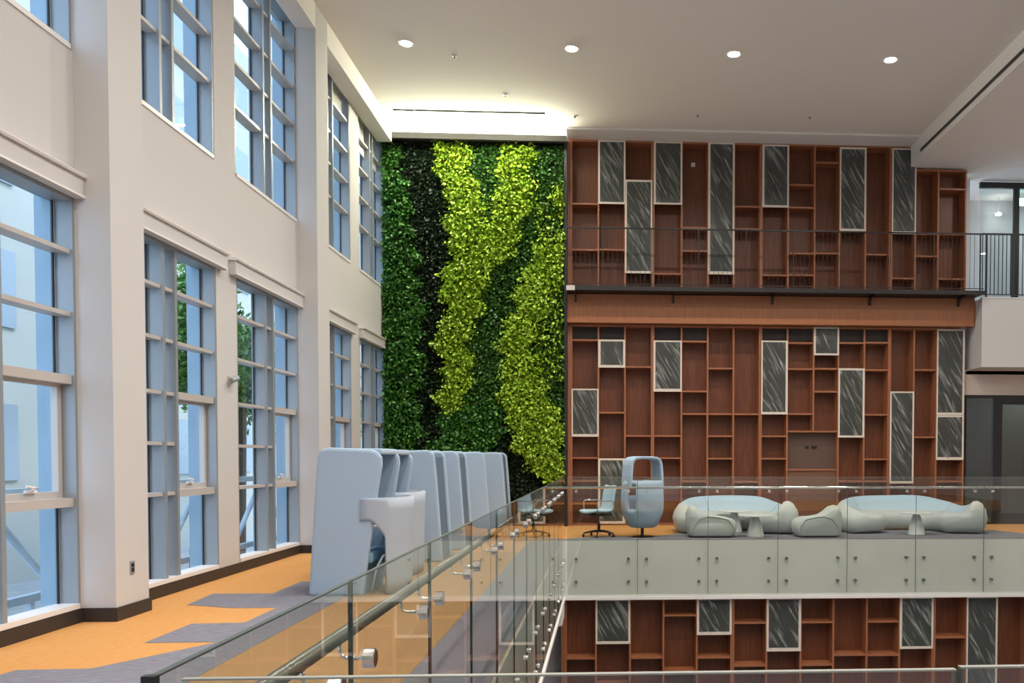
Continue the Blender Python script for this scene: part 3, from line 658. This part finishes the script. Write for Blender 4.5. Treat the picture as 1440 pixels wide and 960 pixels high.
def lounge_chair(label, x0, x1, y0, y1, flip):
    t = thing('lounge_chair', label, 'armchair', ((x0+x1)/2, (y0+y1)/2, 0), 'low pale lounge chairs')
    L = x1-x0
    prof = [(.02, .06), (.0, .25), (.0, .45), (.03, .53), (.09, .60), (.17, .58), (.30, .48), (.42, .42), (.60, .39), (.80, .38), (.93, .34), (1.0, .25), (.98, .10), (.90, .02), (.10, .02)]
    R = []
    for v in (0, .03, .10, .25, .5, .75, .90, .97, 1.0):
        e = 1-(2*abs(v-.5))**6*.14
        c = (.5, .28); R.append([((x0+(c[0]+(a-c[0])*e)*L) if not flip else (x1-(c[0]+(a-c[0])*e)*L), y0+(y1-y0)*v, max(.02, c[1]+(b-c[1])*e)) for a, b in prof])
    MB().rings(R).build('body', M['sofa'], t, smooth=True)
    arc = [(.10, .05), (.13, .22), (.24, .35), (.40, .40), (.60, .385), (.80, .34), (.90, .22), (.93, .06)]
    MB().tube([((x0+a*L) if not flip else (x1-a*L), y0-.004, b) for a, b in arc], .008, 6).build('piping', M['seam'], t)
    B(x0+.1, x1-.1, y0+.08, y1-.08, 0, .02).build('plinth', M['black'], t)
lounge_chair('low pale lounge chair in front of the left sofa, back to the left', 1.55, 2.50, 15.80, 16.36, False)
lounge_chair('low pale lounge chair between the two sofas, back to the right', 3.58, 4.48, 15.74, 16.30, True)
def side_table(label, x, y, top, h):
    t = thing('side_table', label, 'table', (x, y, 0), 'round cone-based side tables')
    MB().lathe([(.05, h-.02), (top-.01, h-.018), (top, h-.009), (top-.008, h), (.0, h)], (x, y, 0), 36).build('table_top', M['table'], t, smooth=False)
    MB().lathe([(.17, 0.004), (.165, .03), (.14, .15), (.10, h*.7), (.075, h-.06), (.065, h-.02)], (x, y, 0), 28).build('cone_base', M['table'], t, smooth=True)
    MB().lathe([(.04, h-.06), (.04, h-.018)], (x, y, 0), 16).build('neck', M['seam'], t)
side_table('white round side table nearest the glass before the left sofa', 2.86, 16.0, .34, .42)
side_table('white round side table behind the nearer one, inside the left sofa', 2.60, 16.95, .34, .44)
side_table('white round side table standing before the right sofa', 6.08, 16.3, .33, .44)

# ------------------------------------------------------------------ task chair
def task_chair(label, x, y, ang):
    t = thing('task_chair', label, 'chair', (0, 0, 0), 'light blue task chairs')
    # seat shell faces -x
    prof = [(-.30, .445), (-.24, .47), (-.05, .455), (.12, .45), (.20, .49), (.235, .60), (.27, .80), (.30, .96)]
    V = []; Fc = []; nw = 7
    for a, b in prof:
        for k_ in range(nw):
            v = (k_/(nw-1)-.5); wd = .48 if b < .6 else .42
            V.append((a+.25*v*v*(1 if b > .55 else 0)*-.5, v*wd, b+.10*v*v))
    for i in range(len(prof)-1):
        for k_ in range(nw-1): q = i*nw+k_; Fc.append((q, q+1, q+nw+1, q+nw))
    sh = MB().add(V, Fc).build('seat_shell', M['sofain'], t, smooth=True, sub=1); md = sh.modifiers.new('t', 'SOLIDIFY'); md.thickness = .035
    MB().box(-.27, .16, -.20, .20, .40, .435).build('seat_pan', M['black'], t, bevel=.015)
    for s in (-.25, .25):
        MB().tube([(-.17, s, .45), (-.18, s*1.06, .50), (-.18, s*1.06, .665), (-.15, s*1.06, .69), (.13, s*1.06, .69), (.17, s*1.04, .67), (.22, s*.85, .56)], .012, 8).build('armrest', M['chrome'], t, smooth=True)
    MB().tube([(0, 0, .11), (0, 0, .26)], .03, 14).tube([(0, 0, .26), (0, 0, .41)], .016, 12).build('gas_column', M['black'], t)
    for k_ in range(5):
        a = 2*PI*k_/5+.3; e = (.30*math.cos(a), .30*math.sin(a))
        lg = MB().tube([(0, 0, .115), (e[0]*.5, e[1]*.5, .105), (e[0], e[1], .075)], [.026, .020, .014], 8).build('base_leg', M['black'], t, smooth=True)
        MB().tube([(e[0]-.012*math.sin(a), e[1]+.012*math.cos(a), .030), (e[0]+.012*math.sin(a), e[1]-.012*math.cos(a), .030)], .029, 12).tube([(e[0], e[1], .05), (e[0], e[1], .08)], .009, 8).build('caster', M['black'], lg)
    t.location = (x, y, 0); t.rotation_euler[2] = ang
    return t
task_chair('light blue task chair with black star base beside the pod chair', -.10, 16.15, math.radians(30))

# ------------------------------------------------------------------ single pod chair
def superring(a, b, z, cx=0, cy=0, n=36, e=3.0):
    out = []
    for k_ in range(n):
        th = 2*PI*k_/n; c, s = math.cos(th), math.sin(th)
        out.append((cx+a*abs(c)**(2/e)*(1 if c > 0 else -1), cy+b*abs(s)**(2/e)*(1 if s > 0 else -1), z))
    return out
def pod_chair(label, x, y, ang):
    t = thing('pod_chair', label, 'chair', (0, 0, 0))
    # tub: front (towards -y) is the tall apron, left flank has a cut-out
    n = 40; Z = [.27, .30, .40, .52, .62, .74, .86, .98, 1.08, 1.16]
    A = [.20, .25, .29, .345, .365, .37, .37, .365, .355, .345]; Bd = [.20, .26, .31, .34, .35, .35, .35, .34, .335, .33]
    R = [superring(a, b, z, n=n, e=3.4) for a, b, z in zip(A, Bd, Z)]
    V = [p for r in R for p in r]; Fc = []
    for i in range(len(R)-1):
        for k_ in range(n):
            c = 2*PI*(k_+.5)/n; deg = math.degrees(c) % 360; z = (Z[i]+Z[i+1])/2
            if (185 < deg < 232 and .60 < z < 1.05) : continue
            if (70 < deg < 110 and z > .9): continue
            Fc.append((i*n+k_, i*n+(k_+1) % n, (i+1)*n+(k_+1) % n, (i+1)*n+k_))
    Fc.append(tuple(range(n))[::-1])
    sh = MB().add(V, Fc).build('tub', M['blue'], t, smooth=True); md = sh.modifiers.new('t', 'SOLIDIFY'); md.thickness = .04; md.offset = -1
    # hood: wide band arching over, open front and back
    path = [(-.352, 1.02), (-.340, 1.28), (-.325, 1.45), (-.30, 1.54), (-.23, 1.595), (-.10, 1.61), (.10, 1.61), (.23, 1.595), (.30, 1.54), (.325, 1.45), (.340, 1.28), (.352, 1.02)]
    prof = [(.0, -.23), (.0, .20), (-.055, .19), (-.055, -.22)]
    RR = []
    P = [Vector((a, 0, b)) for a, b in path]
    for i, p in enumerate(P):
        d = (P[min(i+1, len(P)-1)]-P[max(i-1, 0)]).normalized(); nrm = Vector((-d.z, 0, d.x))
        RR.append([tuple(p+nrm*a+Vector((0, b, 0))) for a, b in prof])
    MB().rings(RR).build('hood', M['blue'], t, bevel=.02)
    MB().rings([superring(.30, .28, z, n=24) for z in (.42, .50)]).build('seat_cushion', M['blued'], t, bevel=.02)
    MB().tube([(0, 0, .03), (0, 0, .20)], .03, 14).build('stem', M['black'], t)
    MB().lathe([(.22, 0), (.22, .012), (.04, .03)], (0, 0, 0), 28).build('floor_plate', M['black'], t)
    MB().box(-.02, .03, -.357, -.351, 1.02, 1.035).build('badge', M['seam'], t)
    for ch in list(t.children):
        if ch.name.split('.')[0] not in ('stem', 'floor_plate'): ch.location.z -= .085
    t.location = (x, y, 0); t.rotation_euler[2] = ang
    return t
pod_chair('tall light blue hooded pod chair on a single stem beside the task chair', .72, 16.12, math.radians(22))

# ------------------------------------------------------------------ work pods along the windows
def work_pod(label):
    # local: near wall at y=0 faces the camera, opening towards +x, 0.86 deep in y
    t = thing('work_pod', label, 'pod', (0, 0, 0), 'pale blue high-back work pods')
    side = [(-.05, .0), (.53, .0), (.585, .35), (.66, .9), (.745, 1.42), (.740, 1.50), (.705, 1.555), (.63, 1.585), (.17, 1.605), (.10, 1.585), (.06, 1.53), (.03, 1.2)]
    dp = .86
    MB().prism(side, 'y', 0, .07).build('side_wall', M['blue'], t, bevel=.032)
    MB().prism(side, 'y', dp-.07, dp).build('side_wall', M['blue'], t, bevel=.032)
    MB().prism([(-.01, .0), (.05, .0), (.13, 1.52), (.17, 1.56), (.12, 1.56), (.09, 1.50), (.07, 1.2)], 'y', .07, dp-.07).build('back_wall', M['shadefelt'], t, bevel=.008)
    MB().box(.13, .72, .07, dp-.07, 1.53, 1.595).build('hood', M['blue'], t, bevel=.02)
    # wrap-around desk screen bulging to +x
    n = 40; V = []; Fc = []; rows = 9
    for i in range(n+1):
        th = -PI/2 + PI*i/n
        px, py = .50 + .46*abs(math.cos(th))**.55, dp/2 + (dp/2+.02)*math.sin(th)
        u_ = min(i, n-i)/n
        zb = .82 if u_ < .03 else .82-(u_-.03)/.11*.22 if u_ < .15 else .02
        for r in range(rows):
            z = zb + (1.06-zb)*r/(rows-1); lean = (z-.5)*.03
            V.append((px+lean, py, z))
    for i in range(n):
        for r in range(rows-1): q = i*rows+r; Fc.append((q, q+1, q+rows+1, q+rows))
    sc = MB().add(V, Fc).build('desk_screen', M['bluelight'], t, smooth=True); md = sc.modifiers.new('t', 'SOLIDIFY'); md.thickness = .045; md.offset = -1
    MB().box(.07, .62, .07, dp-.07, .34, .46).build('seat_cushion', M['blued'], t, bevel=.03)
    MB().box(.13, .24, .09, dp-.09, .46, 1.05).build('back_cushion', M['blued'], t, bevel=.03)
    MB().box(.58, .86, .14, dp-.14, .72, .745).build('desk_shelf', M['table'], t, bevel=.004)
    MB().box(.02, .54, .03, dp-.03, 0, .33).build('plinth', M['blued'], t, bevel=.01)
    MB().tube([(.60, .10, .05), (.66, .10, .30), (.72, .12, .42), (.76, .14, .44)], .012, 8).build('foot_loop', M['sofain'], t, smooth=True)
    return t
M['shadefelt'] = mat('shade_toned_felt', (.12, .18, .24), .9, bump=.08, nscale=160, spec=.2)  # darker copy of the pod felt, shade between pods put into the colour
M['bluelight'] = mat('pale_lilac_grey_felt', (.39, .45, .52), .9, bump=.08, nscale=160, spec=.2)
wp = work_pod('pale blue high-back work pod nearest to the camera beside the windows')
wp.location = (-3.14, 9.36, 0)
for lab, x, y, a in (('pale blue high-back work pod directly behind the nearest one', -3.30, 10.75, 0), ('pale blue high-back work pod, third from the camera, back to the aisle', -2.35, 13.15, PI),
        ('pale blue high-back work pod, fourth from the camera, back to the aisle', -2.28, 14.75, PI), ('pale blue work pod, fifth from camera, turned slightly askew', -2.25, 16.25, math.radians(192)),
        ('farthest pale work pod, standing against the plant wall', -1.95, 17.85, PI)):
    c = copy_tree(wp); c.location = (x, y, 0); c.rotation_euler[2] = a; c['label'] = lab

# ------------------------------------------------------------------ small wall items
t = thing('security_camera', 'small camera on the pier between the two lower windows', 'camera', (XW, 11.12, 2.46))
MB().box(XW, XW+.03, 11.08, 11.16, 2.42, 2.52).build('wall_mount', M['sash'], t, bevel=.005)
MB().tube([(XW+.03, 11.12, 2.47), (XW+.08, 11.12, 2.50)], .012).tube([(XW+.06, 11.05, 2.46), (XW+.09, 11.16, 2.50)], .035, 14).build('camera_body', M['alu'], t)
t = thing('wall_outlet', 'small grey socket plate low on the nearest column', 'socket', (XC, 8.27, .46))
MB().box(XC, XC+.008, 8.235, 8.305, .40, .52).build('plate', M['alu'], t)
MB().box(XC+.008, XC+.012, 8.25, 8.29, .42, .455).box(XC+.008, XC+.012, 8.25, 8.29, .465, .50).build('socket_face', M['black'], t)

# ------------------------------------------------------------------ outside
struct('ground_outside', B(-60, XW-.31, -20, 70, -1.3, -1.2), mat('pale_paving', (.45, .43, .40), .9, noise=(.36, .35, .33), nscale=2))
fc = MB().box(-13.5, -12.5, 2, 60, -1.2, 15.5)
bd = thing('neighbouring_building', 'pale grey clad building standing outside beyond the windows', 'building', (-13, 30, -1.2))
fc.build('facade', M['bg'], bd)
for y in range(4, 60, 4):
    B(-12.5, -12.46, y, y+.06, -1.2, 15.5).build('panel_joint', M['alu'], bd)
    for z in (1, 4.2, 7.2, 10.4, 13):
        f = B(-12.5, -12.44, y+1.1, y+2.9, z, z+1.6).build('window', M['alu'], bd)
# exterior cladding on the piers, skylight's blue put into the colour of the reveals
w = MB()
for i in range(0, len(ys), 2): w.box(XW-.355, XW-.301, ys[i], ys[i+1], -1.0, 9.2)
for i in range(0, len(ys)-1, 2):
    if ys[i] > -4: w.box(XW-.30, XW-.185, ys[i]-.004, ys[i]-.0005, SILL, LT).box(XW-.30, XW-.185, ys[i]-.004, ys[i]-.0005, UB_, UT)
struct('trim_exterior_cladding', w, M['fin'])
t = thing('truss_railing', 'pale steel truss with zigzag diagonals outside the lower windows', 'truss', (XW-1.2, 12, 0))
xt = XW-1.1
MB().box(xt-.04, xt+.04, 4, 26, 1.10, 1.18).build('top_chord', M['trussm'], t)
MB().box(xt-.04, xt+.04, 4, 26, .02, .10).build('bottom_chord', M['trussm'], t)
y = 5.0; s = 1
while y < 25:
    MB().tube([(xt, y, .1 if s > 0 else 1.1), (xt, y+1.1, 1.1 if s > 0 else .1)], .04, 8).build('diagonal', M['trussm'], t); y += 1.1; s = -s
for y in range(5, 26, 2): MB().box(xt-.03, xt+.03, y-.03, y+.03, -1.2, .02).build('leg', M['trussm'], t)
def tree(label, x, y, h, r, seed):
    rg = np.random.default_rng(seed); t = thing('tree', label, 'tree', (x, y, -1.2), 'trees outside the windows')
    MB().tube([(x, y, -1.2), (x+.1, y, h*.4), (x-.05, y+.1, h*.7)], [.14, .10, .04], 10).build('trunk', mat('bark', (.12, .08, .05), .9, bump=.4), t)
    n = 6500; d = rg.normal(0, 1, (n, 3)); d /= np.linalg.norm(d, axis=1)[:, None]
    lob = rg.normal(0, .45, (9, 3)); c = lob[rg.integers(0, 9, n)]*[r, r, h*.22] + d*rg.uniform(.3, 1, n)[:, None]*r*.55 + [x, y, h*.58]
    a = rg.normal(0, 1, (n, 3)); a /= np.linalg.norm(a, axis=1)[:, None]; b = np.cross(a, rg.normal(0, 1, (n, 3))); b /= np.linalg.norm(b, axis=1)[:, None]
    s_ = .085
    V = np.stack([c, c+a*s_+b*s_*.4, c+a*s_*2, c+a*s_-b*s_*.4], 1).reshape(-1, 3)
    Fq = [(4*i, 4*i+1, 4*i+2, 4*i+3) for i in range(n)]
    o = MB().add(V.tolist(), Fq).build('crown', leafm, t); o['kind'] = 'stuff'
leafm = leaf_mat('tree_leaves', [(.06, .16, .03), (.14, .30, .05), (.24, .42, .09)])
tree('leafy green tree outside the first window right of the nearest column', -8.2, 17.6, 6.5, 1.5, 1)
tree('bright green tree outside the window left of the second column', -8.6, 20.6, 6.0, 1.3, 2)
tree('distant green tree outside, beyond the second column', -8.4, 24.5, 6.5, 1.6, 4)
